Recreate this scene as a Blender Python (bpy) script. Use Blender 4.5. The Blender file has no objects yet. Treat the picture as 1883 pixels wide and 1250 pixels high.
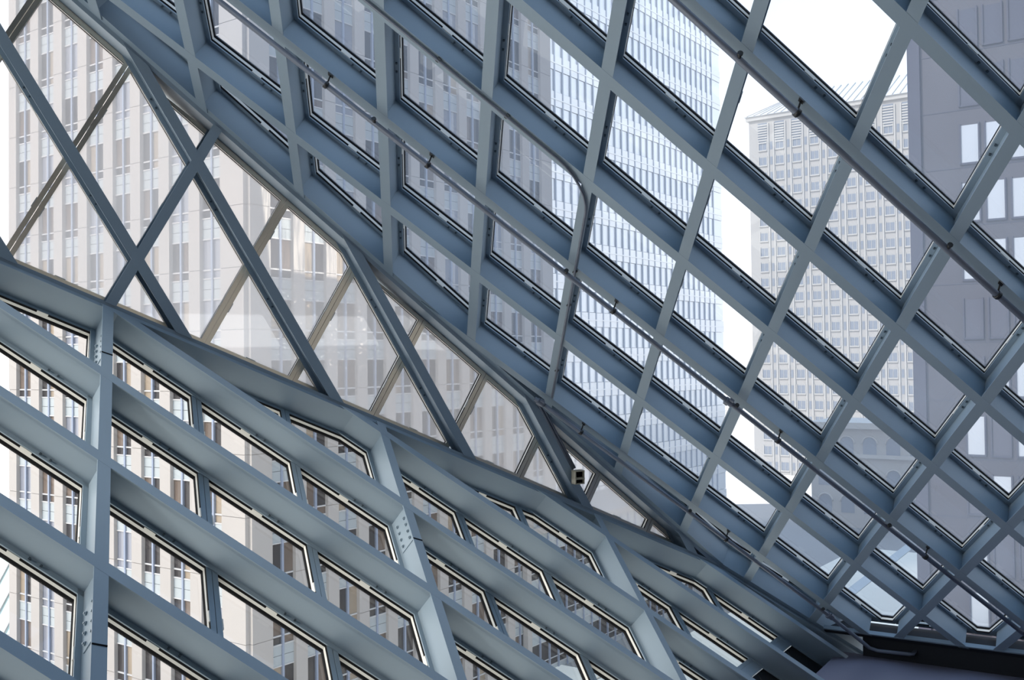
import bpy, bmesh, math, random
from mathutils import Vector, Matrix
random.seed(7)
C = bpy.context.scene.collection
sc = bpy.context.scene
V = Vector

# ------------------------------------------------------------------ camera, sky, sun, exposure
cam_d = bpy.data.cameras.new('camera')
cam = bpy.data.objects.new('camera', cam_d)
C.objects.link(cam)
CAM = V((0, 0, 28.0))
cr, cu, cb = V((0.99993, 0.00026, -0.01200)), V((0.01200, -0.02199, 0.99969)), V((0.0, -0.99976, -0.02199))
cam.matrix_world = Matrix(((cr.x, cu.x, cb.x, CAM.x), (cr.y, cu.y, cb.y, CAM.y), (cr.z, cu.z, cb.z, CAM.z), (0, 0, 0, 1)))
cam_d.sensor_width = 36.0
cam_d.sensor_fit = 'HORIZONTAL'
cam_d.lens = 36.0 * 1887.45 / 1883.0
cam_d.clip_end = 2000
sc.camera = cam

world = bpy.data.worlds.new('sky')
sc.world = world
world.use_nodes = True
wn, wl = world.node_tree.nodes, world.node_tree.links
wn.clear()
w_out = wn.new('ShaderNodeOutputWorld')
w_bg = wn.new('ShaderNodeBackground')
w_tc = wn.new('ShaderNodeTexCoord')
w_sep = wn.new('ShaderNodeSeparateXYZ')
w_rmp = wn.new('ShaderNodeValToRGB')
w_rmp.color_ramp.elements[0].position = 0.0
w_rmp.color_ramp.elements[0].color = (1.0, 0.985, 0.96, 1)
w_rmp.color_ramp.elements[1].position = 0.9
w_rmp.color_ramp.elements[1].color = (0.45, 0.68, 1.0, 1)
wl.new(w_tc.outputs['Generated'], w_sep.inputs[0])
wl.new(w_sep.outputs['Z'], w_rmp.inputs[0])
wl.new(w_rmp.outputs[0], w_bg.inputs[0])
w_bg.inputs[1].default_value = 2.5
wl.new(w_bg.outputs[0], w_out.inputs[0])

sun_d = bpy.data.lights.new('sun', 'SUN')
sun_d.energy = 5.5
sun_d.angle = math.radians(9)
sun_d.color = (1.0, 0.93, 0.84)
sun = bpy.data.objects.new('sun', sun_d)
C.objects.link(sun)
sun.rotation_euler = V((-0.64, -0.33, 0.69)).to_track_quat('Z', 'Y').to_euler()
sun.location = (-60, 10, 70)

# sunlight thrown back on the granite tower by a glass tower across the street (wavy, broken into streaks and flecks)
ref_d = bpy.data.lights.new('reflected_sunlight', 'SPOT')
ref = bpy.data.objects.new('reflected_sunlight', ref_d)
C.objects.link(ref)
ref.location = (40.0, 38.0, 66.0)
aim = (V((-12.0, 70.5, 35.5)) - ref.location).normalized()
ref.rotation_euler = aim.to_track_quat('-Z', 'Y').to_euler()
ref_d.spot_size = math.radians(40)
ref_d.spot_blend = 0.2
ref_d.shadow_soft_size = 0.02
ref_d.energy = 700000
ref_d.color = (1.0, 0.97, 0.86)
ref_d.use_nodes = True
def gobo(nt, aim):
    R = aim.cross(V((0, 0, 1))).normalized()
    U = R.cross(aim).normalized()
    nd, lk = nt.nodes, nt.links
    em = [n for n in nd if n.type == 'EMISSION'][0]
    ge = nd.new('ShaderNodeNewGeometry')
    def dot(v):
        n = nd.new('ShaderNodeVectorMath')
        n.operation = 'DOT_PRODUCT'
        lk.new(ge.outputs['Incoming'], n.inputs[0])
        n.inputs[1].default_value = v
        return n.outputs['Value']
    def mth(op, a, b=None, c=None, clamp=False):
        n = nd.new('ShaderNodeMath')
        n.operation = op
        n.use_clamp = clamp
        for i, v in enumerate((a, b, c)):
            if v is None: continue
            if isinstance(v, (int, float)): n.inputs[i].default_value = v
            else: lk.new(v, n.inputs[i])
        return n.outputs[0]
    f = dot(aim)
    u, v = mth('DIVIDE', dot(R), f), mth('DIVIDE', dot(U), f)
    cb = nd.new('ShaderNodeCombineXYZ')
    lk.new(u, cb.inputs[0]); lk.new(v, cb.inputs[1])
    def noise(scale, sx, sy, rot=0.0, dist=0.0):
        mp = nd.new('ShaderNodeMapping')
        mp.inputs['Scale'].default_value = (sx, sy, 1)
        mp.inputs['Rotation'].default_value = (0, 0, rot)
        lk.new(cb.outputs[0], mp.inputs[0])
        n = nd.new('ShaderNodeTexNoise')
        n.inputs['Scale'].default_value = scale
        n.inputs['Distortion'].default_value = dist
        lk.new(mp.outputs[0], n.inputs['Vector'])
        return n.outputs[0]
    def step(x, lo, hi):
        n = nd.new('ShaderNodeMapRange')
        n.interpolation_type = 'SMOOTHSTEP'
        lk.new(x, n.inputs[0])
        n.inputs[1].default_value = lo
        n.inputs[2].default_value = hi
        return n.outputs[0]
    def half(a, b, c, soft):         # 1 where a*u + b*v + c > 0
        x = mth('ADD', mth('ADD', mth('MULTIPLY', u, a), mth('MULTIPLY', v, b)), c)
        return step(x, -soft, soft)
    patch = None
    for h in GOBO_HALVES:
        x = half(*h)
        patch = x if patch is None else mth('MULTIPLY', patch, x)
    streak = mth('MULTIPLY_ADD', step(noise(1.0, 300, 26, 0.06, 0.6), 0.30, 0.66), 0.62, 0.38)
    a_ = mth('MULTIPLY', patch, streak)
    below = None
    for h in GOBO_FLECKS:
        x = half(*h)
        below = x if below is None else mth('MULTIPLY', below, x)
    fleck = mth('MULTIPLY', below, mth('MULTIPLY', step(noise(1.0, 150, 330, 0.6, 0.3), 0.60, 0.70), 0.75))
    tot = mth('ADD', a_, fleck)
    lk.new(tot, em.inputs['Strength'])
GOBO_HALVES = [(-0.3192, -0.9477, 0.03653, 0.002), (-0.8407, -0.5415, 0.03022, 0.002), (0.0648, 0.9979, 0.0097, 0.002), (0.9839, 0.1788, 0.06877, 0.002)]
GOBO_FLECKS = [(0.9898, 0.1425, 0.07626, 0.012), (-0.1377, -0.9905, -0.02329, 0.012), (-0.8064, -0.5914, 0.01868, 0.012), (-0.2136, 0.9769, 0.09672, 0.012), (0.8481, 0.5298, 0.086, 0.012), (0.9998, 0.022, 0.07983, 0.012)]
gobo(ref_d.node_tree, aim)

sc.view_settings.view_transform = 'Standard'
sc.view_settings.look = 'None'
sc.view_settings.gamma = 1.0
sc.view_settings.use_curve_mapping = False
sc.view_settings.exposure = 0.0
cy = sc.cycles
cy.max_bounces = 8
cy.diffuse_bounces = 4
cy.glossy_bounces = 3
cy.transmission_bounces = 4
cy.transparent_max_bounces = 12
cy.caustics_reflective = False
cy.caustics_refractive = False
cy.sample_clamp_indirect = 4.0
try:
    cy.use_denoising = True
    cy.denoiser = 'OPENIMAGEDENOISE'
except Exception:
    pass

# ------------------------------------------------------------------ helpers
def mat(name, col, rough=0.6, metal=0.0, spec=0.4, noise=0.0, nscale=3.0, bump=0.0, bscale=40.0):
    m = bpy.data.materials.new(name)
    m.use_nodes = True
    nt = m.node_tree
    b = nt.nodes['Principled BSDF']
    b.inputs['Base Color'].default_value = (*col, 1)
    b.inputs['Roughness'].default_value = rough
    b.inputs['Metallic'].default_value = metal
    b.inputs['Specular IOR Level'].default_value = spec
    if noise or bump:
        tc = nt.nodes.new('ShaderNodeTexCoord')
    if noise:
        n = nt.nodes.new('ShaderNodeTexNoise')
        n.inputs['Scale'].default_value = nscale
        n.inputs['Detail'].default_value = 5
        r = nt.nodes.new('ShaderNodeMapRange')
        r.inputs[3].default_value = 1 - noise
        r.inputs[4].default_value = 1 + noise
        mx = nt.nodes.new('ShaderNodeMix')
        mx.data_type = 'RGBA'
        mx.blend_type = 'MULTIPLY'
        mx.inputs[0].default_value = 1
        mx.inputs[6].default_value = (*col, 1)
        nt.links.new(tc.outputs['Object'], n.inputs['Vector'])
        nt.links.new(n.outputs[0], r.inputs[0])
        nt.links.new(r.outputs[0], mx.inputs[7])
        nt.links.new(mx.outputs[2], b.inputs['Base Color'])
    if bump:
        n2 = nt.nodes.new('ShaderNodeTexNoise')
        n2.inputs['Scale'].default_value = bscale
        bp = nt.nodes.new('ShaderNodeBump')
        bp.inputs['Strength'].default_value = bump
        bp.inputs['Distance'].default_value = 0.01
        nt.links.new(tc.outputs['Object'], n2.inputs['Vector'])
        nt.links.new(n2.outputs[0], bp.inputs['Height'])
        nt.links.new(bp.outputs[0], b.inputs['Normal'])
    return m

def glass(name, veil, tint, veil_col, refl=0.06, haze_scale=0.0):
    """Flat building glass: clear part, a milky mesh interlayer that scatters light, a mirror part."""
    m = bpy.data.materials.new(name)
    m.use_nodes = True
    nt = m.node_tree
    nt.nodes.clear()
    out = nt.nodes.new('ShaderNodeOutputMaterial')
    tr = nt.nodes.new('ShaderNodeBsdfTransparent')
    tr.inputs[0].default_value = (*tint, 1)
    tl = nt.nodes.new('ShaderNodeBsdfTranslucent')
    tl.inputs[0].default_value = (*veil_col, 1)
    mx = nt.nodes.new('ShaderNodeMixShader')
    mx.inputs[0].default_value = veil
    gl = nt.nodes.new('ShaderNodeBsdfGlossy')
    gl.inputs['Roughness'].default_value = 0.02
    gl.inputs[0].default_value = (0.9, 0.95, 1, 1)
    mx2 = nt.nodes.new('ShaderNodeMixShader')
    ge = nt.nodes.new('ShaderNodeNewGeometry')
    dp = nt.nodes.new('ShaderNodeVectorMath')
    dp.operation = 'DOT_PRODUCT'
    nt.links.new(ge.outputs['Incoming'], dp.inputs[0])
    nt.links.new(ge.outputs['Normal'], dp.inputs[1])
    last = dp.outputs['Value']
    for op, v in (('ABSOLUTE', 0), ('SUBTRACT', 1.0), ('POWER', 5.0), ('MULTIPLY_ADD', 0.8)):   # Schlick, both faces alike
        mm = nt.nodes.new('ShaderNodeMath')
        mm.operation = op
        mm.use_clamp = True
        if op == 'SUBTRACT':
            mm.inputs[0].default_value = v
            nt.links.new(last, mm.inputs[1])
        else:
            nt.links.new(last, mm.inputs[0])
            mm.inputs[1].default_value = v
        if op == 'MULTIPLY_ADD':
            mm.inputs[2].default_value = refl
        last = mm.outputs[0]
    nt.links.new(last, mx2.inputs[0])
    nt.links.new(tr.outputs[0], mx.inputs[1])
    nt.links.new(tl.outputs[0], mx.inputs[2])
    nt.links.new(mx.outputs[0], mx2.inputs[1])
    nt.links.new(gl.outputs[0], mx2.inputs[2])
    nt.links.new(mx2.outputs[0], out.inputs[0])
    if haze_scale:
        tc = nt.nodes.new('ShaderNodeTexCoord')
        n = nt.nodes.new('ShaderNodeTexNoise')
        n.inputs['Scale'].default_value = haze_scale
        n.inputs['Detail'].default_value = 3
        r = nt.nodes.new('ShaderNodeMapRange')
        r.inputs[1].default_value = 0.3
        r.inputs[2].default_value = 0.7
        r.inputs[3].default_value = veil * 0.8
        r.inputs[4].default_value = veil * 1.2
        nt.links.new(tc.outputs['Object'], n.inputs['Vector'])
        nt.links.new(n.outputs[0], r.inputs[0])
        nt.links.new(r.outputs[0], mx.inputs[0])
    return m

M = {}
M['steel'] = mat('blue_grey_paint', (0.27, 0.345, 0.405), 0.42, 0, 0.45, 0.05, 1.3)
M['alu'] = mat('satin_aluminium', (0.85, 0.77, 0.63), 0.30, 0.75, 0.5, 0.04, 2)
M['cream'] = mat('cream_cap', (0.72, 0.70, 0.64), 0.5, 0, 0.4)
M['black'] = mat('black_gasket', (0.006, 0.006, 0.007), 0.8, 0, 0.1)
M['bolt'] = mat('bolt_steel', (0.10, 0.13, 0.15), 0.35, 0.6, 0.5)
M['plate'] = mat('zinc_plate', (0.5, 0.55, 0.58), 0.3, 0.7, 0.5, 0.2, 30)
M['dark_panel_and_shade'] = mat('dark_panel_and_shade', (0.02, 0.022, 0.026), 0.7, 0, 0.2)  # colour of the blind panels, also the painted shade of sill and upstand
M['pipe'] = mat('painted_pipe', (0.15, 0.17, 0.21), 0.38, 0.1, 0.5)
M['brass'] = mat('dark_fitting', (0.05, 0.05, 0.05), 0.4, 0.6, 0.5)
M['floor'] = mat('grey_floor', (0.22, 0.21, 0.27), 0.55, 0, 0.3, 0.06, 0.8)
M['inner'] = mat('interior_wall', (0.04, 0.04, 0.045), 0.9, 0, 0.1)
M['glass_A'] = glass('mesh_glass_roof', 0.24, (0.60, 0.62, 0.645), (0.44, 0.445, 0.465), 0.05, 0.5)
M['glass_B'] = glass('mesh_glass_gable', 0.50, (0.82, 0.80, 0.79), (0.47, 0.45, 0.44), 0.06, 0.5)
M['glass_C'] = glass('clear_glass', 0.02, (0.80, 0.80, 0.79), (1, 1, 1), 0.04)

def obj(name, bm_or_mesh, mats, parent=None, loc=None, recalc=True):
    if isinstance(bm_or_mesh, bmesh.types.BMesh):
        if recalc:
            bmesh.ops.recalc_face_normals(bm_or_mesh, faces=bm_or_mesh.faces)
        me = bpy.data.meshes.new(name)
        bm_or_mesh.to_mesh(me)
        bm_or_mesh.free()
        for m in (mats if isinstance(mats, (list, tuple)) else [mats]):
            me.materials.append(m)
    else:
        me = bm_or_mesh
    o = bpy.data.objects.new(name, me)
    C.objects.link(o)
    if parent:
        o.parent = parent
    if loc is not None:
        o.location = loc
    return o

def tag(o, label=None, cat=None, group=None, kind=None):
    if label: o['label'] = label
    if cat: o['category'] = cat
    if group: o['group'] = group
    if kind: o['kind'] = kind
    return o

def empty(name, loc, label, cat, group=None, kind=None):
    o = bpy.data.objects.new(name, None)
    C.objects.link(o)
    o.location = loc
    o.empty_display_size = 0.3
    return tag(o, label, cat, group, kind)

def face(bm, vs, mi=0):
    try:
        f = bm.faces.new(vs)
        f.material_index = mi
    except ValueError:
        pass

def prism(bm, poly, n, d0, d1, mi=0):
    """Extrude a 3D polygon along -n from depth d0 to depth d1."""
    a = [bm.verts.new(p - n * d0) for p in poly]
    b = [bm.verts.new(p - n * d1) for p in poly]
    k = len(poly)
    face(bm, a, mi)
    face(bm, b[::-1], mi)
    for i in range(k):
        face(bm, (a[i], b[i], b[(i + 1) % k], a[(i + 1) % k]), mi)

def sweep(bm, sect, d, t0, t1, mi=0):
    """A closed section (3D points) swept along d from t0 to t1."""
    a = [bm.verts.new(p + d * t0) for p in sect]
    b = [bm.verts.new(p + d * t1) for p in sect]
    k = len(sect)
    face(bm, a, mi)
    face(bm, b[::-1], mi)
    for i in range(k):
        face(bm, (a[i], b[i], b[(i + 1) % k], a[(i + 1) % k]), mi)

def clip(poly, planes):
    for (q, m) in planes:
        out = []
        k = len(poly)
        if k < 3:
            return []
        ds = [(p - q).dot(m) for p in poly]
        for i in range(k):
            j = (i + 1) % k
            if ds[i] >= 0:
                out.append(poly[i])
            if (ds[i] >= 0) != (ds[j] >= 0):
                out.append(poly[i].lerp(poly[j], ds[i] / (ds[i] - ds[j])))
        poly = [p for i, p in enumerate(out) if (p - out[i - 1]).length > 1e-5]
    return poly

def area(poly, n):
    s = V((0, 0, 0))
    for i in range(len(poly)):
        s += poly[i].cross(poly[(i + 1) % len(poly)])
    return abs(s.dot(n)) / 2

def inset(poly, n, d):
    """Convex planar polygon moved inward by d."""
    cen = sum(poly, V((0, 0, 0))) / len(poly)
    pl = []
    for i in range(len(poly)):
        a, b = poly[i], poly[(i + 1) % len(poly)]
        m = n.cross(b - a).normalized()
        if (cen - a).dot(m) < 0:
            m = -m
        pl.append((a + m * d, m))
    return clip(poly, pl)

def grow(poly, n, d):
    """Convex planar polygon moved outward by d, same corner count."""
    k = len(poly)
    cen = sum(poly, V((0, 0, 0))) / k
    ms = []
    for i in range(k):
        m = n.cross(poly[(i + 1) % k] - poly[i]).normalized()
        ms.append(-m if (cen - poly[i]).dot(m) > 0 else m)
    out = []
    for i in range(k):
        a, b = ms[i - 1], ms[i]
        out.append(poly[i] + (a + b) * (d / max(0.25, 1 + a.dot(b))))
    return out

def tube(bm, pts, r, seg=12, mi=0):
    rings = []
    for i, p in enumerate(pts):
        t = (pts[min(i + 1, len(pts) - 1)] - pts[max(i - 1, 0)]).normalized()
        u = t.orthogonal().normalized() if i == 0 else (u - t * u.dot(t)).normalized()
        w = t.cross(u)
        rings.append([bm.verts.new(p + (u * math.cos(2 * math.pi * k / seg) + w * math.sin(2 * math.pi * k / seg)) * r) for k in range(seg)])
    for a, b in zip(rings, rings[1:]):
        for k in range(seg):
            f = bm.faces.new((a[k], a[(k + 1) % seg], b[(k + 1) % seg], b[k]))
            f.smooth = True
            f.material_index = mi
    face(bm, rings[0][::-1], mi)
    face(bm, rings[-1], mi)

def box(bm, c, ax, ay, az, sx, sy, sz, mi=0):
    ax, ay, az = ax * sx / 2, ay * sy / 2, az * sz / 2
    v = [bm.verts.new(c + ax * i + ay * j + az * k) for i in (-1, 1) for j in (-1, 1) for k in (-1, 1)]
    for q in ((0, 1, 3, 2), (4, 6, 7, 5), (0, 4, 5, 1), (2, 3, 7, 6), (0, 2, 6, 4), (1, 5, 7, 3)):
        face(bm, [v[i] for i in q], mi)

# ------------------------------------------------------------------ the three glazed lattice planes
class plane:
    def __init__(s, O, e1, e2):
        s.O, s.e1, s.e2 = V(O), V(e1), V(e2)
        s.n = s.e1.cross(s.e2).normalized()
        if s.n.dot(CAM - s.O) < 0:      # n points into the room
            s.n = -s.n
    def N(s, a, b, d=0.0):              # a along e1, b along e2, d outward depth
        return s.O + s.e1 * a + s.e2 * b - s.n * d
PL = {}
PL['A'] = plane((-3.19879, 10.27474, 31.10130), (0.93393, 0.33070, -0.71190), (0.09484, -0.98646, 0.71155))
PL['B'] = plane((-4.38025, 10.28523, 28.04586), (0.53968, 0.30874, -1.04968), (0.53959, 0.25993, 1.06286))
PL['C'] = plane((-4.09940, 10.42640, 28.63471), (0.99481, 0.09733, -0.69948), (0.35024, -0.93848, -0.69640))
A, B, Cp = PL['A'], PL['B'], PL['C']

def fold(p, q):
    d = p.n.cross(q.n).normalized()
    if d.x < 0:
        d = -d
    m = Matrix((p.n, q.n, d))
    o = m.inverted() @ V((p.n.dot(p.O), q.n.dot(q.O), 0))
    return o, d
def inward(p, q, d):                    # in plane p, perpendicular to fold direction d, away from plane q
    m = p.n.cross(d).normalized()
    return m if m.dot(q.n) > 0 else -m
FAB, FBC, FAC = fold(A, B), fold(B, Cp), fold(A, Cp)
tri = Matrix((A.n, B.n, Cp.n)).inverted() @ V((A.n.dot(A.O), B.n.dot(B.O), Cp.n.dot(Cp.O)))
mAB, mBA = inward(A, B, FAB[1]), inward(B, A, FAB[1])
mBC, mCB = inward(B, Cp, FBC[1]), inward(Cp, B, FBC[1])
mAC, mCA = inward(A, Cp, FAC[1]), inward(Cp, A, FAC[1])
dA = (A.e1 - A.e2).normalized()         # down the slope of A
LA = (A.e1 - A.e2).length / 2
dC = (Cp.e1 + Cp.e2).normalized()
LC = (Cp.e1 + Cp.e2).length / 2
A_BASE, C_BASE = 9.64, 6.05

def region_A(w=0.0, wc=None, base=A_BASE):
    wc = w if wc is None else wc
    return [(FAB[0] + mAB * w, mAB), (FAC[0] + mAC * wc, mAC), (A.N(base, 0), -dA)]
def region_B(w=0.0):
    return [(FAB[0] + mBA * w, mBA), (FBC[0] + mBC * w, mBC)]
def region_C(w=0.0, base=7.4):
    return [(FBC[0] + mCB * w, mCB), (FAC[0] + mCA * w, mCA), (Cp.N(base, 0), -dC)]

HW, DEPTH, FL = 0.055, 0.305, 0.012     # flange half width, beam depth, flange thickness
def beam(parent, p, a, b, reg, hw=HW, front=0.0, bolts=True):
    """Wide-flange steel section along a-b, its ends mitred by the region's edges."""
    t = (b - a).normalized()
    s = p.n.cross(t).normalized()
    def strip(h):
        return clip([a - s * h, b - s * h, b + s * h, a + s * h], reg)
    f, w = strip(hw), strip(0.007)
    if len(f) < 3 or len(w) < 3:
        return None
    bm = bmesh.new()
    prism(bm, f, p.n, front, FL)
    prism(bm, w, p.n, FL, DEPTH - FL)
    prism(bm, f, p.n, DEPTH - FL, DEPTH)
    return obj('beam', bm, [M['steel']], parent)

def screws(bm, p, c, t, m):
    for k in (-0.045, 0.045):
        q = c + t * k + m * 0.034 - p.n * (DEPTH - FL - 0.006)
        box(bm, q, t, m, p.n, 0.016, 0.016, 0.016)

def pane(parent, p, poly, gmat, bdirs, fmat):
    """One glazing unit: aluminium ring with black gaskets and a setting clip on each long side, holding a sheet of glass."""
    n = p.n
    inner = inset(poly, n, 0.052)
    if len(inner) < 3 or area(inner, n) < 0.012:
        return
    outer, glz = grow(inner, n, 0.049), grow(inner, n, 0.006)
    bm = bmesh.new()
    # ring built edge by edge so that cut corners work too
    k = len(poly)
    levels = ((0.306, 0.332, 1), (0.332, 0.362, 2), (0.362, 0.404, 1))
    if len(outer) == len(inner):
        k = len(outer)
        # front and back face of the ring
        vo = [bm.verts.new(q - n * 0.306) for q in outer]
        vi = [bm.verts.new(q - n * 0.306) for q in inner]
        wo = [bm.verts.new(q - n * 0.404) for q in outer]
        prev = vi
        for i in range(k):
            j = (i + 1) % k
            face(bm, (vo[i], vo[j], vi[j], vi[i]), 0)
            face(bm, (vo[i], wo[i], wo[j], vo[j]), 0)
        for (d0, d1, mi) in levels:
            nx = [bm.verts.new(q - n * d1) for q in inner]
            for i in range(k):
                j = (i + 1) % k
                face(bm, (prev[i], prev[j], nx[j], nx[i]), mi)
            prev = nx
        for i in range(k):
            j = (i + 1) % k
            face(bm, (wo[i], wo[j], prev[j], prev[i]), 1)
        for i in range(k):
            a, b = inner[i], inner[(i + 1) % k]
            if (b - a).length > 0.7:
                t = (b - a).normalized()
                m = n.cross(t).normalized()
                cen = sum(inner, V((0, 0, 0))) / k
                if (cen - a).dot(m) < 0:
                    m = -m
                c = (a + b) / 2
                box(bm, c + m * 0.004 - n * 0.316, t, m, n, 0.11, 0.010, 0.024, 2)
                for sg in (-0.05, 0.05) if max(abs(t.dot(q)) for q in bdirs) > 0.999 else ():
                    q = c + t * (0.16 + sg) - m * 0.024 - n * (DEPTH - FL - 0.004)
                    box(bm, q, t, m, n, 0.018, 0.018, 0.018, 3)
    fr = obj('pane_frame', bm, [fmat, M['black'], M['cream'], M['bolt']], parent, recalc=True)
    bm = bmesh.new()
    face(bm, [bm.verts.new(q - n * 0.392) for q in glz])
    obj('glass_pane', bm, gmat, parent, recalc=False)

def cells(p, ra, rb):
    for b in range(*rb):
        for a in range(*ra):
            yield a, b, [p.N(a, b), p.N(a + 1, b), p.N(a + 1, b + 1), p.N(a, b + 1)]

def base_of(o, p):
    return o

wall_right = empty('wall_right', (0, 0, 0), 'sloping roof-like glass wall of pale blue steel diamonds, upper right', 'wall', kind='structure')
wall_back = empty('wall_back', (0, 0, 0), 'upright glass gable with dark diagonal struts wedged between the two sloping walls', 'wall', kind='structure')
wall_left = empty('wall_left', (0, 0, 0), 'overhanging glass wall of close slanting steel beams, lower left', 'wall', kind='structure')

# ---- A: every lattice line is a beam
regb = region_A(0.02, 0.02, A_BASE + 0.05)
for b in range(-6, 9):                  # long lines (along e1)
    beam(wall_right, A, A.N(-9, b), A.N(15, b), regb)
for a in range(-4, 14):                 # steep lines (along e2)
    beam(wall_right, A, A.N(a, -7), A.N(a, 9.0), regb, front=0.0012)
regp = region_A(0.055, 0.05, A_BASE + 0.19)
for a, b, poly in cells(A, (-5, 14), (-6, 8)):
    poly = clip(poly, regp)
    if len(poly) >= 3 and area(poly, A.n) > 0.03:
        cen = sum(poly, V((0, 0, 0))) / len(poly)
        if cen.x < 14 and cen.y > 1.0:
            pane(wall_right, A, poly, M['glass_A'], (A.e1.normalized(), A.e2.normalized()), M['steel'])

# ---- B: diagonals one way are beams, the other way only one is; the rest are pane frames
regb = region_B(0.02)
for b in range(-3, 8):
    beam(wall_back, B, B.N(-9, b), B.N(9, b), regb)
for a in (0, -3 - 3):
    beam(wall_back, B, B.N(a, -4), B.N(a, 8), regb, front=0.0012)
regp = region_B(0.035)
for a, b, poly in cells(B, (-9, 9), (-4, 8)):
    poly = clip(poly, regp)
    if len(poly) >= 3 and area(poly, B.n) > 0.02:
        cen = sum(poly, V((0, 0, 0))) / len(poly)
        if cen.x > -9.5:
            pane(wall_back, B, poly, M['glass_B'], (B.e1.normalized(),), M['alu'])

# ---- C: all long lines are beams, every third steep line is
regb = region_C(0.02)
for b in range(-9, 9):
    beam(wall_left, Cp, Cp.N(-4, b), Cp.N(16, b), regb)
for a in (-3, 0, 3, 6):
    beam(wall_left, Cp, Cp.N(a, -10), Cp.N(a, 9), regb, front=0.0012)
regp = region_C(0.05, C_BASE)
regd = [(Cp.N(C_BASE + 0.13, 0), dC)] + region_C(0.05, 7.4)
for a, b, poly in cells(Cp, (-4, 16), (-9, 9)):
    q = clip(poly, regp)
    if len(q) >= 3 and area(q, Cp.n) > 0.03:
        cen = sum(q, V((0, 0, 0))) / len(q)
        if cen.y > 1.5:
            pane(wall_left, Cp, q, M['glass_C'], (Cp.e1.normalized(),), M['steel'])
    q = clip(poly, regd)
    if len(q) >= 3 and area(q, Cp.n) > 0.03:
        bm = bmesh.new()
        prism(bm, inset(q, Cp.n, 0.01), Cp.n, 0.33, 0.36)
        obj('blind_panel', bm, M['dark_panel_and_shade'], wall_left)

# ---- edge beams along the folds and the feet
def edge(parent, p, q, fd, mp, mq, wp, wq, t0, t1, rec=0.014):
    o, d = fd
    a0, p0, b0 = o + mp * wp - p.n * rec, o - (p.n + q.n).normalized() * rec, o + mq * wq - q.n * rec
    a1, b1 = o + mp * wp - p.n * 0.40, o + mq * wq - q.n * 0.40
    bk = o - (p.n + q.n).normalized() * 0.47
    bm = bmesh.new()
    sweep(bm, [a0, p0, b0, b1, bk, a1], d, t0, t1)
    return obj('edge_beam', bm, M['steel'], parent)
def foot_start(p, m, o):                # where a horizontal foot line of A reaches the fold with C
    return (FAC[0] - o).dot(m) / hA_.dot(m)
hA_ = (A.e1 + A.e2).normalized()
tAB = (tri - FAB[0]).dot(FAB[1])
tBC = (tri - FBC[0]).dot(FBC[1])
tAC = (tri - FAC[0]).dot(FAC[1])
edge(wall_back, A, B, FAB, mAB, mBA, 0.06, 0.035, tAB - 14, tAB)
edge(wall_left, Cp, B, FBC, mCB, mBC, 0.05, 0.03, tBC - 12, tBC)
edge(wall_right, A, Cp, FAC, mAC, mCA, 0.05, 0.05, tAC, tAC + (tri.z - 23.7) / -FAC[1].z)
hA = (A.e1 + A.e2).normalized()
hC = (Cp.e1 - Cp.e2).normalized()
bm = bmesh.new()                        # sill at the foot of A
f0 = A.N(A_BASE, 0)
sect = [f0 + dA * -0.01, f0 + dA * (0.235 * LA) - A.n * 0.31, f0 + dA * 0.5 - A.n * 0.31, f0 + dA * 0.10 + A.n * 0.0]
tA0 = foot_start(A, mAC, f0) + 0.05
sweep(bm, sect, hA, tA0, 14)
obj('sill_beam', bm, M['dark_panel_and_shade'], wall_right)  # steel sill, its deep shade put into the near-black colour
bm = bmesh.new()
sweep(bm, [f0 - dA * 0.012 + A.n * 0.004, f0 + dA * 0.02 + A.n * 0.004, f0 + dA * 0.02 - A.n * 0.05, f0 - dA * 0.012 - A.n * 0.05], hA, tA0, 14)
obj('sill_lip', bm, M['steel'], wall_right)
bm = bmesh.new()                        # transom at the foot of C's glass
f0 = Cp.N(C_BASE, 0)
sect = [f0 - Cp.n * 0.30, f0 + dC * 0.13 * LC - Cp.n * 0.30, f0 + dC * 0.13 * LC - Cp.n * 0.40, f0 - Cp.n * 0.40]
sweep(bm, sect, hC, -12, 12)
obj('sill_beam', bm, M['steel'], wall_left)

# ---- bolted splices in the steep beams of C
def bolt_row(a, b0, side=-1):
    t = Cp.e2.normalized()
    s = (Cp.e1 - t * Cp.e1.dot(t)).normalized() * side
    bm = bmesh.new()
    c = Cp.N(a, b0) + s * 0.010 - Cp.n * 0.15
    box(bm, c, t, Cp.n, s, 0.40, 0.20, 0.008)
    obj('splice_plate', bm, M['steel'], wall_left)
    for i in range(4):
        for d in (0.085, 0.215):
            bm = bmesh.new()
            q = Cp.N(a, b0) + t * (-0.14 + 0.093 * i) + s * 0.014 - Cp.n * d
            tube(bm, [q, q + s * 0.014], 0.017, 6)
            tube(bm, [q + s * 0.012, q + s * 0.022], 0.010, 6)
            obj('bolt', bm, M['steel'], wall_left)
bolt_row(3, 0.22)
bolt_row(0, 0.50)
bolt_row(0, 3.35)
for (a, b) in ((3, 0.42), (0, 0.72), (0, 3.62)):
    t = Cp.e2.normalized()
    s = Cp.n.cross(t)
    bm = bmesh.new()
    box(bm, Cp.N(a, b) + Cp.n * 0.001, t, s, Cp.n, 0.012, 0.108, 0.006)
    obj('joint_gap', bm, M['black'], wall_left)

# ------------------------------------------------------------------ floor and the closed side of the room
K = V((4.54, 14.49, 23.9))
ad, cd = V((0.843, -0.537, 0)).normalized(), V((0.529, 0.849, 0)).normalized()
bm = bmesh.new()
pf = [K, K + ad * 26, K + ad * 26 - cd * 30, K - cd * 30]
prism(bm, pf, V((0, 0, 1)), 0.0, 0.45)
tag(obj('floor', bm, M['floor'], None), 'purple grey floor slab whose corner shows at the lower right', 'floor', kind='structure')
bm = bmesh.new()
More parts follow.
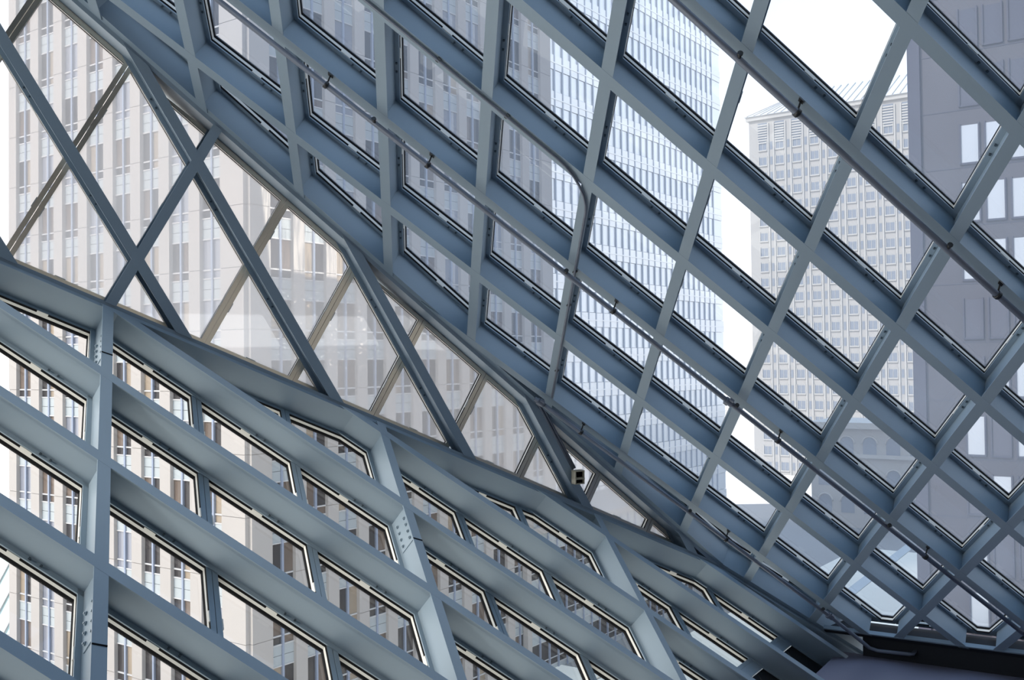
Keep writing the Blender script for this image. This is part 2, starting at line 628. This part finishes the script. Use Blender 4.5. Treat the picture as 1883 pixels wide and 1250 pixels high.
# upstand under the sloping glass; shadow of the gap put into its black colour
o = A.N(A_BASE, 0) + dA * 0.12 - A.n * 0.06
prism(bm, [o + hA * (tA0 + 0.5), o + hA * 16, o + hA * 16 - V((0, 0, 1.6)), o + hA * (tA0 + 0.5) - V((0, 0, 1.6))], V((0, 0, 1)).cross(hA), 0, -0.15)
tag(obj('gap_shade_upstand', bm, M['dark_panel_and_shade'], None), 'upstand strip below the foot of the sloping glass wall, gap shadow painted in as black', 'trim', kind='structure')
bm = bmesh.new()
for z0, z1 in ((15, 27.6), (28.8, 39)):     # open slot added to give the gable's aluminium frames a bright reflection
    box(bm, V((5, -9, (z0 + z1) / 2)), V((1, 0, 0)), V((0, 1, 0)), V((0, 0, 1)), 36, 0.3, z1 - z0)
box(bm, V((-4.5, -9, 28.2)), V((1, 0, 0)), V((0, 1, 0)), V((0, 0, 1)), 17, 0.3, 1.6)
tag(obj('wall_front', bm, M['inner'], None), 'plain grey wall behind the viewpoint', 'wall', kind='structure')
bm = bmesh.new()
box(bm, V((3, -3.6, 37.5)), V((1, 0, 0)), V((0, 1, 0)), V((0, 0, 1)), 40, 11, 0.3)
for pa in ([A.N(-40, -8), A.N(-5, -8), A.N(-5, 22), A.N(-40, 22)], [A.N(-5, 8), A.N(16, 8), A.N(16, 15), A.N(-5, 15)]):  # unseen opaque sheets added in the glass roof plane to keep sun out
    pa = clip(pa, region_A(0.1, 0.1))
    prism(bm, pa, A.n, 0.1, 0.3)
tag(obj('ceiling', bm, M['inner'], None), 'plain grey ceiling above the viewpoint, with unseen opaque sheets added to block the sun', 'ceiling', kind='structure')
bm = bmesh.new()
for z0, z1 in ((22.5, 27.6), (28.8, 37.5)):  # same added slot, continued for the reflection in the frames
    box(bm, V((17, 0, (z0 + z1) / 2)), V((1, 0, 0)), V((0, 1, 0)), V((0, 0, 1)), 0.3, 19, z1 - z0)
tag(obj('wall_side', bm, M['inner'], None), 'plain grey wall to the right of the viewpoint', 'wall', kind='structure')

# ------------------------------------------------------------------ pipes under the sloping wall
def on_A(a, b, h):
    return A.O + A.e1 * a + A.e2 * b + A.n * h
e1u, e2u = A.e1.normalized(), A.e2.normalized()
def pipe_run(label, b, q0, q1, r, extra=None, knobs=(), hangs=(), coup=()):
    root = empty('sprinkler_pipe', on_A(q0, b, 0.11), label, 'pipe', 'sprinkler pipes under the sloping glass wall')
    off = root.location
    def part(name, bm, m):
        o = obj(name, bm, m, root)
        o.matrix_parent_inverse = Matrix.Translation(-off)
        return o
    bm = bmesh.new()
    pts = [on_A(q0, b, 0.11), on_A(q1, b, 0.11)] + (extra or [])
    tube(bm, pts, r, 14)
    part('pipe', bm, M['pipe'])
    s = A.n.cross(e1u)
    for q in hangs:
        c = on_A(q, b, 0.11)
        bm = bmesh.new()
        tube(bm, [c - e1u * 0.018, c + e1u * 0.018], r + 0.009, 12)
        tube(bm, [c + s * -0.0 - A.n * r, c - A.n * 0.108 + e2u * 0.045], 0.008, 6)
        box(bm, c - A.n * 0.10 + e2u * 0.045, e1u, e2u, A.n, 0.05, 0.035, 0.012)
        part('hanger', bm, M['brass'])
    for q in knobs:
        c = on_A(q - 0.03, b, 0.11) - e1u * 0.0
        bm = bmesh.new()
        k = (e2u * 0.8 + A.n * 0.15).normalized()
        tube(bm, [c + k * r * 0.8, c + k * (r + 0.03)], 0.017, 8)
        tube(bm, [c + k * (r + 0.03), c + k * (r + 0.045)], 0.024, 8)
        part('sprinkler_head', bm, M['brass'])
    for q in coup:
        c = on_A(q, b, 0.11)
        bm = bmesh.new()
        tube(bm, [c - e1u * 0.045, c - e1u * 0.04, c + e1u * 0.04, c + e1u * 0.045], r + 0.012, 14)
        for sg in (-1, 1):
            box(bm, c + s * sg * (r + 0.02), e1u, s, A.n, 0.05, 0.03, 0.03)
        part('coupling', bm, M['pipe'])
pipe_run('long grey sprinkler pipe running under the middle of the sloping glass wall', 1, -0.2, 12, 0.027,
         knobs=[2, 4, 6, 8, 10], hangs=[1.5, 2.5, 4.5, 6.5, 8.5, 10.5], coup=[5.88])
pipe_run('grey sprinkler pipe crossing the upper right corner of the sloping glass wall', 4, 2.2, 12, 0.029,
         knobs=[5, 7, 9], hangs=[3.5, 5.5, 7.5, 9.5])
pipe_run('thinner sprinkler pipe along the fold that ends in an elbow at lower right', -1, 3.86, 8.1, 0.026,
         extra=[on_A(8.75, -1.02, 0.13), on_A(8.85, -0.95, 0.14), on_A(9.18, -0.60, 0.14), on_A(9.22, -0.57, 0.12), on_A(9.30, -0.62, -0.05)],
         knobs=[6, 8], hangs=[4.46, 6.5], coup=[3.93, 8.1])

# thin conduit that follows one long beam, then turns down a steep one
pts = [on_A(0.6, 2.02, 0.02), on_A(3.70, 2.02, 0.02)]
for k in range(1, 7):
    t = k / 6 * math.pi / 2
    pts.append(on_A(3.70, 2.02, 0.02) + A.e1 * (0.335 * math.sin(t)) - A.e2 * (0.30 * (1 - math.cos(t))))
pts += [on_A(4.035, 1.3, 0.02), on_A(4.035, -0.9, 0.02)]
cr0 = empty('conduit', pts[0], 'thin conduit along a long beam turning down a steep beam at a rounded bend', 'conduit')
bm = bmesh.new()
tube(bm, pts, 0.013, 8)
o = obj('conduit_tube', bm, M['pipe'], cr0)
o.matrix_parent_inverse = Matrix.Translation(-cr0.location)
for (a, b) in ((1.2, 2.02), (2.55, 2.02), (3.2, 2.02), (4.035, 1.0), (4.035, 0.55), (4.035, -0.45)):
    bm = bmesh.new()
    box(bm, on_A(a, b, 0.012), e1u, A.n.cross(e1u), A.n, 0.03, 0.05, 0.02)
    o = obj('strap', bm, M['brass'], cr0)
    o.matrix_parent_inverse = Matrix.Translation(-cr0.location)

# twin conduits and the floodlight on the fifth diagonal of the gable
b1u, b2u = B.e1.normalized(), B.e2.normalized()
def on_B(a, b, h):
    return B.O + B.e1 * a + B.e2 * b + B.n * h
root = empty('conduit', on_B(4.5, 4.1, 0.03), 'pair of dark conduits running down a gable strut to the floodlight', 'conduit')
for k, w in ((0, 0.062), (1, 0.095)):
    bm = bmesh.new()
    sd = (b2u - b1u * b2u.dot(b1u)).normalized()
    p0 = on_B(4.62, 4, 0.0) + sd * w
    tube(bm, [p0 + sd * 0.10 - b1u * 0.16, p0 + sd * 0.03 - b1u * 0.06, p0 + b1u * 0.03, on_B(5.42, 4, 0.0) + sd * w], 0.016, 8)
    o = obj('conduit_tube', bm, M['pipe'], root)
    o.matrix_parent_inverse = Matrix.Translation(-root.location)
root = empty('floodlight', on_B(5.5, 4.02, 0.02), 'small beige floodlight with two dark openings fixed to a gable strut', 'floodlight')
lx, ly, lz = V((0.93, 0.36, 0.02)).normalized(), V((-0.36, 0.93, 0)).normalized(), V((0, 0, 1))
fc = on_B(5.50, 4.03, 0.10)
bm = bmesh.new()
t, w = 0.012, 0.115
for (cz, hh) in ((0.035, 0.085), (-0.05, 0.06)):
    for sg in (-1, 1):
        box(bm, fc + lx * sg * w / 2 + lz * cz, lx, ly, lz, t, 0.12, hh)
    box(bm, fc + lz * (cz + hh / 2), lx, ly, lz, w + t, 0.14, t)
    box(bm, fc + lz * (cz - hh / 2), lx, ly, lz, w + t, 0.12, t)
    box(bm, fc + ly * 0.05 + lz * cz, lx, ly, lz, w, 0.01, hh, 1)
o = obj('housing', bm, [mat('beige_enamel', (0.42, 0.38, 0.28), 0.5), M['black']], root)
o.matrix_parent_inverse = Matrix.Translation(-root.location)
for cz in (0.035, -0.05):
    bm = bmesh.new()
    box(bm, fc - ly * 0.012 + lz * cz, lx, ly, lz, w - 0.012, 0.004, 0.055)
    o = obj('lens', bm, M['black'], root)
    o.matrix_parent_inverse = Matrix.Translation(-root.location)
bm = bmesh.new()
tube(bm, [fc - lx * 0.05 + ly * 0.05, on_B(5.5, 4.0, 0.0)], 0.015, 8)
o = obj('bracket', bm, M['brass'], root)
o.matrix_parent_inverse = Matrix.Translation(-root.location)

# ------------------------------------------------------------------ the city outside
stone = mat('pale_granite', (0.36, 0.333, 0.315), 0.75, 0, 0.3, 0.06, 0.25, 0.15, 4)
stone2 = mat('grey_granite', (0.31, 0.31, 0.33), 0.7, 0, 0.3, 0.16, 6)
spand = mat('spandrel_glass', (0.33, 0.36, 0.375), 0.30, 0, 0.5, 0.05, 0.4)
mull = mat('blue_mullion', (0.24, 0.28, 0.37), 0.45, 0.2, 0.5)
trans = mat('pale_transom', (0.45, 0.44, 0.44), 0.5, 0, 0.4)
wdark = mat('window_dark', (0.030, 0.026, 0.028), 0.12, 0, 0.25, 0.4, 0.7)
wsky = mat('window_sky', (0.20, 0.21, 0.25), 0.06, 0, 1.0)  # reflected sky put into the paler base colour
wblind = mat('window_blind', (0.26, 0.205, 0.15), 0.35, 0, 0.5, 0.12, 0.6)
wwarm = mat('window_warm', (0.12, 0.088, 0.07), 0.15, 0, 0.3, 0.3, 0.9)
d1 = V((0.57980, 0.81476, 0))
d2 = V((-0.81476, 0.57980, 0))
Z = V((0, 0, 1))

def basis(o, u, nrm):
    return Matrix(((u.x, nrm.x, 0, o.x), (u.y, nrm.y, 0, o.y), (0, 0, 1, o.z), (0, 0, 0, 1)))
X3, Y3 = V((1, 0, 0)), V((0, 1, 0))
def lbox(x0, x1, y0, y1, z0, z1, bm=None, mi=0):
    own = bm is None
    bm = bm or bmesh.new()
    box(bm, V(((x0 + x1) / 2, (y0 + y1) / 2, (z0 + z1) / 2)), X3, Y3, Z, x1 - x0, y1 - y0, z1 - z0, mi)
    return bm
def mesh_of(name, bm, mats):
    bmesh.ops.recalc_face_normals(bm, faces=bm.faces)
    me = bpy.data.meshes.new(name)
    bm.to_mesh(me)
    bm.free()
    for m in mats:
        me.materials.append(m)
    return me
def put(name, me, parent, mw):
    o = bpy.data.objects.new(name, me)
    C.objects.link(o)
    o.parent = parent
    o.matrix_parent_inverse = Matrix.Translation(-parent.location)
    o.matrix_basis = mw
    return o

def window_mesh(w, variant):
    """A window bay of one storey: two lights over two lower lights, blue centre mullion, pale transom."""
    bm = bmesh.new()
    opts = {0: (0, 0, 0, 0), 1: (2, 0, 2, 0), 2: (2, 2, 0, 0), 3: (3, 0, 0, 3), 4: (0, 2, 0, 2), 5: (1, 1, 1, 1), 6: (3, 3, 3, 0), 7: (0, 3, 0, 0)}[variant]
    h1, h2 = 2.06, 0.58
    c = w / 2
    def quad(x0, x1, z0, z1, mi, y=0.0):
        face(bm, [bm.verts.new(V(q)) for q in ((x0, y, z0), (x1, y, z0), (x1, y, z1), (x0, y, z1))], mi)
    quad(0, c, -h1 + 2.06, 2.06, opts[0]) if False else None
    quad(0, c, 0.0, h1, opts[0])
    quad(c, w, 0.0, h1, opts[1])
    quad(0, c, -h2, 0.0, opts[2])
    quad(c, w, -h2, 0.0, opts[3])
    lbox(c - 0.09, c + 0.09, -0.02, 0.16, -h2, h1, bm, 4)
    lbox(0.0, 0.10, -0.02, 0.10, -h2, h1, bm, 4)
    lbox(0, w, -0.02, 0.07, -0.05, 0.05, bm, 5)
    lbox(0, w, -0.02, 0.09, -h2 - 0.04, -h2 + 0.04, bm, 5)
    lbox(0, w, -0.02, 0.09, h1 - 0.05, h1 + 0.03, bm, 5)
    return mesh_of('window', bm, [wdark, wsky, wblind, wwarm, mull, trans])

# ---- tower 1: granite piers and paired windows, corner towards the library
t1o = V((-17.0, 66.0, 0))
T1 = empty('office_tower', t1o, 'pale granite office tower with paired windows, filling the left half of the view', 'office tower', kind=None)
PITCH, ZT = 4.03, 10.2
floors = range(-2, 13)
top1 = ZT + PITCH * 13
def tower_face(o, u, nrm, start, period, width, nb, ulen, variants, pier_depth=0.30):
    win = {v: window_mesh(width, v) for v in range(8)}
    sp = bmesh.new()
    lbox(0, width, -0.02, 0.05, -1.97, -1.30, sp)
    lbox(0, width, -0.02, 0.05, -1.27, -0.60, sp)
    lbox(width / 2 - 0.08, width / 2 + 0.08, 0.0, 0.14, -1.97, -0.58, sp, 1)
    spm = mesh_of('spandrel_panel', sp, [spand, mull])
    for i in range(nb):
        for f in floors:
            z = ZT + PITCH * f
            v = random.choice(variants if f < 6 else tuple(variants) + (5, 5, 5, 5))
            put('window', win[v], T1, basis(o + u * (start + i * period) + Z * z, u, nrm))
            put('spandrel_panel', spm, T1, basis(o + u * (start + i * period) + Z * (z), u, nrm))
    edges = [0.0] + [start + i * period for i in range(nb)] + [ulen]
    for i in range(nb + 1):
        a = 0.0 if i == 0 else start + (i - 1) * period + width
        b = start + i * period if i < nb else ulen
        bm = bmesh.new()
        for f in list(floors) + [13]:
            z = ZT + PITCH * f
            lbox(a, b, -0.25, pier_depth, z - PITCH + 0.02, z - 0.02, bm)
            if b - a > 0.9:
                lbox(a + 0.03, b - 0.03, -0.25, pier_depth - 0.05, z - 0.03, z + 0.03, bm)
        me = mesh_of('pier', bm, [stone])
        put('pier', me, T1, basis(o, u, nrm))
tower_face(t1o, d2, -d1, 2.31, 3.27, 2.1, 8, 28.4, (0, 1, 2, 3, 4, 5, 5, 6, 7))
tower_face(t1o, d1, -d2, 1.70, 3.02, 2.0, 11, 35.6, (0, 0, 1, 3, 4, 6, 7, 7))
bm = bmesh.new()
lo, hi = -2.0, top1
q = t1o + d1 * 0.28 + d2 * 0.28
prism(bm, [q + Z * hi, q + d2 * 27.9 + Z * hi, q + d2 * 27.9 + d1 * 35 + Z * hi, q + d1 * 35 + Z * hi], Z, 0, hi - lo)
o = obj('core', bm, stone2, T1)
o.matrix_parent_inverse = Matrix.Translation(-T1.location)

# ---- tower 2: glass tower with close vertical fins, receding behind tower 1
t2o = V((3.7, 110.0, 0))
T2 = empty('fin_tower', t2o, 'white glass tower with close vertical fins, just right of the granite tower', 'office tower')
t2glass = mat('white_glass', (0.80, 0.83, 0.88), 0.25, 0.6, 0.6, 0.05, 0.2)
t2glass2 = mat('blue_glass', (0.86, 0.89, 0.93), 0.35, 0.5, 0.7, 0.1, 0.2)
t2fin = mat('fin_metal', (0.42, 0.46, 0.54), 0.45, 0.2, 0.4)
t2band = mat('floor_band', (0.88, 0.89, 0.91), 0.4, 0.5, 0.5)
bm = bmesh.new()
lbox(-3, 46, -24, -0.3, 0, 96, bm)
put('core', mesh_of('core', bm, [t2glass]), T2, basis(t2o, d1, -d2))
gl_me, bd_me = bmesh.new(), bmesh.new()
lbox(0, 46, -0.3, 0.0, 0, 2.3, gl_me)
lbox(0, 46, -0.3, 0.10, 0, 1.60, bd_me)
lbox(0, 46, 0.05, 0.16, 0.70, 0.82, bd_me)
gl_me = mesh_of('window_band', gl_me, [t2glass2])
bd_me = mesh_of('floor_band', bd_me, [t2band])
for k in range(24):
    put('window_band', gl_me, T2, basis(t2o + Z * (k * 4.0 + 1.66), d1, -d2))
    put('floor_band', bd_me, T2, basis(t2o + Z * (k * 4.0), d1, -d2))
fm = bmesh.new()
lbox(-0.10, 0.10, 0.0, 0.15, 0, 96, fm)
fm = mesh_of('fin', fm, [t2fin])
for k in range(28):
    put('fin', fm, T2, basis(t2o + d1 * (-1.6 + 0.4 + 1.64 * (k - 7 + 7)), d1, -d2))

# ---- low curtain-walled block joined to the end of tower 1
anx = t1o + d1 * 30.4 - d2 * 0.35
AX = empty('curtain_wall_block', anx, 'low dark-windowed block with close blue mullions at the end of the granite tower', 'building')
bm = bmesh.new()
lbox(0, 34, -20, -0.2, 0, 12.6, bm)
put('body', mesh_of('body', bm, [stone2]), AX, basis(anx, d1, -d2))
b_ = bmesh.new()
lbox(0, 1.49, -0.25, 0.0, 0, 2.35, b_, 0)
lbox(0, 1.49, -0.25, 0.04, 2.35, 4.03, b_, 1)
lbox(-0.07, 0.07, -0.2, 0.16, 0, 4.03, b_, 2)
for z_ in (0.0, 0.62, 2.35, 3.15):
    lbox(0, 1.49, -0.2, 0.08, z_ - 0.035, z_ + 0.035, b_, 3)
axw = mesh_of('window', b_, [wdark, spand, mull, trans])
for k in range(22):
    for f in range(-1, 3):
        put('window', axw, AX, basis(anx + d1 * (0.6 + 1.49 * k) + Z * (0.55 + 4.03 * f), d1, -d2))
bm = bmesh.new()
lbox(-0.1, 34.1, -20, 0.25, 12.6, 13.2, bm)
lbox(-0.1, 0.55, -0.2, 0.3, 0, 12.6, bm)
put('coping', mesh_of('coping', bm, [stone]), AX, basis(anx, d1, -d2))

# ---- tower 3: white tower with a regular window grid and a hipped roof
t3o = V((78.7, 240.0, 0))
T3 = empty('grid_tower', t3o, 'distant white tower with a square window grid under a hipped roof', 'office tower')
t3wall = mat('white_precast', (0.44, 0.415, 0.385), 0.8, 0, 0.2, 0.04, 0.1)
t3win = mat('grey_window', (0.23, 0.25, 0.29), 0.2, 0, 0.6, 0.15, 0.3)
t3rib = mat('white_rib', (0.50, 0.475, 0.44), 0.8, 0, 0.2)
t3roof = mat('pale_roof', (0.66, 0.67, 0.70), 0.6, 0, 0.3)
bm = bmesh.new()
lbox(-28, 23.6, -30, 0, 0, 87.0, bm)
put('body', mesh_of('body', bm, [t3wall]), T3, basis(t3o, d2, -d1))
wm, ws, wr = bmesh.new(), bmesh.new(), bmesh.new()
lbox(0, 1.95, -0.2, 0.04, -0.95, 0.95, wm, 0)
lbox(-0.18, 0.0, -0.1, 0.22, -1.25, 1.25, wm, 1)
lbox(1.95, 2.13, -0.1, 0.22, -1.25, 1.25, wm, 1)
lbox(0.93, 1.02, -0.1, 0.10, -0.95, 0.95, wm, 1)
lbox(-0.18, 2.13, -0.1, 0.30, -1.25, -0.97, wm, 1)
wm = mesh_of('window', wm, [t3win, t3rib])
cols = [6.2 + 4.3 * k for k in range(-7, 4)]
rows = [39.4 + 3.73 * k for k in range(-10, 12)]
for x in cols:
    for z in rows:
        put('window', wm, T3, basis(t3o + d2 * x + Z * z, d2, -d1))
        lbox(x - 1.45, x - 0.85, -0.2, 0.05, z - 0.95, z + 0.95, ws)
me = mesh_of('narrow_windows', ws, [t3win])
tag(put('narrow_windows', me, T3, basis(t3o, d2, -d1)), kind='stuff')
rib = bmesh.new()
lbox(-0.16, 0.16, 0, 0.30, 0, 86, rib)
rib = mesh_of('rib', rib, [t3rib])
for x in cols:
    put('rib', rib, T3, basis(t3o + d2 * (x - 1.85), d2, -d1))
    put('rib', rib, T3, basis(t3o + d2 * (x - 0.45), d2, -d1))
lv = bmesh.new()
for k in range(8):
    lbox(-0.2, 2.2, 0, 0.25, -0.1 + 0.62 * k, 0.22 + 0.62 * k, lv, 0)
lbox(-0.2, 2.2, -0.1, 0.05, -0.2, 5.0, lv, 1)
lv = mesh_of('louvre_panel', lv, [t3rib, t3win])
for x in cols:
    put('louvre_panel', lv, T3, basis(t3o + d2 * x + Z * 81.2, d2, -d1))
bm = bmesh.new()
lbox(-28.6, 24.2, -30.6, 0.6, 87.0, 88.0, bm)
put('cornice', mesh_of('cornice', bm, [t3rib]), T3, basis(t3o, d2, -d1))
bm = bmesh.new()
v = [bm.verts.new(V(q)) for q in ((-29, -31, 88), (24.6, -31, 88), (24.6, 1, 88), (-29, 1, 88), (-16, -15, 97), (12, -15, 97))]
for q in ((0, 1, 5, 4), (1, 2, 5), (2, 3, 4, 5), (3, 0, 4), (0, 3, 2, 1)):
    face(bm, [v[i] for i in q])
put('hipped_roof', mesh_of('hipped_roof', bm, [t3roof]), T3, basis(t3o, d2, -d1))
seam = bmesh.new()
for k in range(30):
    x = -27 + k * 1.75
    t = 0.85
    x1 = max(-16, min(12, x))
    tube(seam, [V((x, 1.0, 88.1)), V((x + (x1 - x) * t, 1.0 - 16 * t, 88.1 + 9 * t))], 0.12, 4)
tag(put('roof_seams', mesh_of('roof_seams', seam, [t3rib]), T3, basis(t3o, d2, -d1)), kind='stuff')

# ---- tower 4: dark tower at the right
t4o = V((29.2, 73.0, 0))
T4 = empty('dark_tower', t4o, 'dark purple grey tower with pale reflecting windows at the right edge', 'office tower')
t4wall = mat('dark_granite', (0.06, 0.055, 0.068), 0.45, 0, 0.5, 0.12, 0.6)
t4pier = mat('darker_granite', (0.05, 0.05, 0.075), 0.35, 0, 0.5, 0.15, 0.4)
t4win = mat('reflecting_window', (0.50, 0.53, 0.58), 0.12, 0.35, 0.8, 0.15, 0.3)  # pale base colour paints in part of the sky reflection
t4dark = mat('smoked_window', (0.06, 0.06, 0.085), 0.15, 0, 0.6)
u4 = -d2
bm = bmesh.new()
lbox(0.0, 30, -30, 0, 0, 90, bm)
put('body', mesh_of('body', bm, [t4wall]), T4, basis(t4o, u4, -d1))
bm = bmesh.new()
lbox(-0.62, 0.22, -3.0, 0.25, 0, 90, bm)
put('corner_pier', mesh_of('corner_pier', bm, [t4pier]), T4, basis(t4o, u4, -d1))
wm = {}
for key, mm in (('l', t4win), ('d', t4dark)):
    b_ = bmesh.new()
    lbox(0, 1.12, -0.1, 0.03, 0, 2.62, b_, 0)
    lbox(-0.10, 0.0, -0.1, 0.16, -0.1, 2.72, b_, 1)
    lbox(1.12, 1.22, -0.1, 0.16, -0.1, 2.72, b_, 1)
    lbox(-0.1, 1.22, -0.1, 0.12, -0.14, 0.0, b_, 1)
    wm[key] = mesh_of('window', b_, [mm, t4pier])
jm = bmesh.new()
lbox(0.3, 12, 0.0, 0.03, 0, 0.06, jm)
jm = mesh_of('course', jm, [t4pier])
for f in range(-9, 9):
    z = 37.47 + 4.05 * f
    put('course', jm, T4, basis(t4o + Z * (z - 0.35), u4, -d1))
    for k in range(6):
        key = 'l' if (-1 <= f <= 1) else ('d' if f > 1 or random.random() < 0.7 else 'l')
        put('window', wm[key], T4, basis(t4o + u4 * (2.85 + 1.6 * k) + Z * z, u4, -d1))

# ---- mid-height stone building between the two right-hand towers
mbo = V((88.0, 148.0, 0))
MB = empty('stone_building', mbo, 'mid-height beige stone building with an arched cornice, seen low between the right-hand towers', 'building')
bm = bmesh.new()
lbox(0, 46, -14, 0, 0, 17, bm)
put('body', mesh_of('body', bm, [t3wall]), MB, basis(mbo, d2, -d1))
bm = bmesh.new()
lbox(-0.5, 46.5, -14, 0.8, 16.4, 17.4, bm)
lbox(-0.3, 46.3, -0.2, 0.5, 11.6, 12.2, bm)
put('cornice', mesh_of('cornice', bm, [t3rib]), MB, basis(mbo, d2, -d1))
b_ = bmesh.new()
ring = [(1.1 * math.cos(math.pi * k / 8), 1.1 * math.sin(math.pi * k / 8)) for k in range(9)]
face(b_, [b_.verts.new(V(q)) for q in [(-1.1, 0.05, -1.8), (1.1, 0.05, -1.8)] + [(x_, 0.05, z_) for x_, z_ in ring]], 0)
tube(b_, [V((1.25 * math.cos(math.pi * k / 8), 0.08, 1.25 * math.sin(math.pi * k / 8))) for k in range(9)], 0.16, 5, 1)
mbw = mesh_of('arched_window', b_, [t3win, t3rib])
for k in range(12):
    for z_ in (13.9, 8.6, 4.2):
        put('arched_window', mbw, MB, basis(mbo + d2 * (2.4 + 3.75 * k) + Z * z_, d2, -d1))

# ---- ground, kerb and what shows in the street
asphalt = mat('asphalt', (0.22, 0.215, 0.21), 0.9, 0, 0.2, 0.1, 0.4)
paving = mat('pale_paving', (0.80, 0.74, 0.63), 0.85, 0, 0.2, 0.06, 0.5)
bm = bmesh.new()
prism(bm, [V((-50, -70, 0)), V((120, -70, 0)), V((120, 200, 0)), V((-50, 200, 0))], Z, 0, 0.3)
tag(obj('street', bm, asphalt, None), 'grey asphalt street far below between the towers', 'street', kind='structure')
def slab(name, o, u, w, a0, a1, b0, b1, m, h, label):
    b_ = bmesh.new()
    prism(b_, [o + u * a0 + w * b0 + Z * h, o + u * a1 + w * b0 + Z * h, o + u * a1 + w * b1 + Z * h, o + u * a0 + w * b1 + Z * h], Z, 0, h)
    tag(obj(name, b_, m, None), label, 'pavement', kind='structure')
slab('pavement', V((-50, -70, 0)), V((1, 0, 0)), V((0, 1, 0)), 0.5, 51, 0, 132, paving, 0.10, 'wide pale sunlit paving of the open square below the overhanging wall')
slab('roadway', t1o, d1, -d2, 20, 110, 5.2, 32, paving, 0.03, 'pale concrete roadway running away past the glass tower')
slab('pavement', t1o, d1, -d2, -6, 36, 0.3, 5, paving, 0.16, 'narrow raised pavement along the foot of the granite tower')

body_cols = [((0.75, 0.75, 0.76), 'white'), ((0.08, 0.09, 0.11), 'black'), ((0.35, 0.05, 0.05), 'red'), ((0.40, 0.42, 0.45), 'silver')]
tyre = mat('tyre', (0.015, 0.015, 0.016), 0.9)
cglass = mat('car_glass', (0.02, 0.025, 0.03), 0.1, 0, 0.6)
def car(pos, ang, col, label):
    root = empty('car', pos, label, 'car')
    root.rotation_euler = (0, 0, ang)
    pm = mat('car_paint', col, 0.25, 0.1, 0.6)
    prof = [(-2.2, 0.35), (-2.25, 0.8), (-1.9, 0.98), (-1.2, 1.02), (-0.7, 1.44), (0.7, 1.46), (1.35, 1.02), (2.1, 0.86), (2.25, 0.6), (2.2, 0.35)]
    bm = bmesh.new()
    rings = []
    for s, k in ((-0.88, 1), (-0.8, 1), (0.8, 1), (0.88, 1)):
        rings.append([bm.verts.new(V((x * (0.98 if abs(s) > 0.85 else 1), s if z < 1.03 else s * 0.82, z))) for x, z in prof])
    for a, b in zip(rings, rings[1:]):
        for i in range(len(prof)):
            j = (i + 1) % len(prof)
            face(bm, (a[i], a[j], b[j], b[i]))
    face(bm, rings[0]); face(bm, rings[-1][::-1])
    obj('body', bm, pm, root)
    bm = bmesh.new()
    for s in (-1, 1):
        v = [bm.verts.new(V((x, s * (0.895 if z < 1.06 else 0.735), z))) for x, z in ((-1.1, 1.04), (1.2, 1.04), (0.65, 1.40), (-0.65, 1.40))]
        face(bm, v)
    for xs in (((-1.16, 1.06), (-0.74, 1.41)), ((1.30, 1.06), (0.76, 1.42))):
        (xa, za), (xb, zb) = xs
        e = -0.015 if xa < 0 else 0.015
        face(bm, [bm.verts.new(V(q)) for q in ((xa + e, -0.68, za), (xa + e, 0.68, za), (xb + e, 0.6, zb), (xb + e, -0.6, zb))])
    obj('windows', bm, cglass, root, recalc=False)
    for x in (-1.4, 1.4):
        for s in (-1, 1):
            bm = bmesh.new()
            tube(bm, [V((x, s * 0.90, 0.33)), V((x, s * 0.70, 0.33))], 0.33, 14)
            obj('wheel', bm, tyre, root)
ad1 = math.atan2(d1.y, d1.x)
car(V((18.5, 78.5, 0.03)), ad1, body_cols[0][0], 'white car on the street nearest the floor corner')
car(V((13.4, 73.0, 0.03)), ad1, body_cols[1][0], 'black car in the street behind the white one')
car(V((21.5, 92.0, 0.03)), ad1, body_cols[3][0], 'silver car farthest down the street')
car(V((7.5, 66.5, 0)), ad1, body_cols[2][0], 'red car in the street below the glass wall')

# ---- low building at far left: brick base under a slanted glass roof
gb = V((-50.0, 92.0, 0))
G = empty('glass_roofed_building', gb, 'low brick building with a slanted greenish glass roof at far lower left', 'building')
brick = mat('dark_red_brick', (0.14, 0.045, 0.04), 0.85, 0, 0.2, 0.15, 2)
green = mat('green_glass', (0.60, 0.72, 0.66), 0.2, 0, 0.6, 0.06, 0.5)
bm = bmesh.new()
lbox(-9, 8, -10, 0, 0, 4.2, bm)
put('brick_base', mesh_of('brick_base', bm, [brick]), G, basis(gb, X3, V((0, -1, 0))))
bm = bmesh.new()
v = [bm.verts.new(V(q)) for q in ((-9, 0.3, 4.4), (8, 0.3, 4.4), (8, -6, 12.5), (-9, -6, 12.5), (8, -9, 4.4), (-9, -9, 4.4))]
for q in ((0, 1, 2, 3), (1, 4, 2), (0, 3, 5), (3, 2, 4, 5), (0, 5, 4, 1)):
    face(bm, [v[i] for i in q])
put('glass_roof', mesh_of('glass_roof', bm, [green]), G, basis(gb, X3, V((0, -1, 0))))
for k in range(12):
    bm = bmesh.new()
    x = -8.5 + k * 1.45
    tube(bm, [V((x, 0.4, 4.45)), V((min(8, x + 2.0), -6, 12.6))], 0.07, 5)
    put('glazing_bar', mesh_of('glazing_bar', bm, [trans]), G, basis(gb, X3, V((0, -1, 0))))
bm = bmesh.new()
lbox(-9.2, 8.2, -10.2, 0.4, 4.2, 4.45, bm)
put('gutter', mesh_of('gutter', bm, [trans]), G, basis(gb, X3, V((0, -1, 0))))
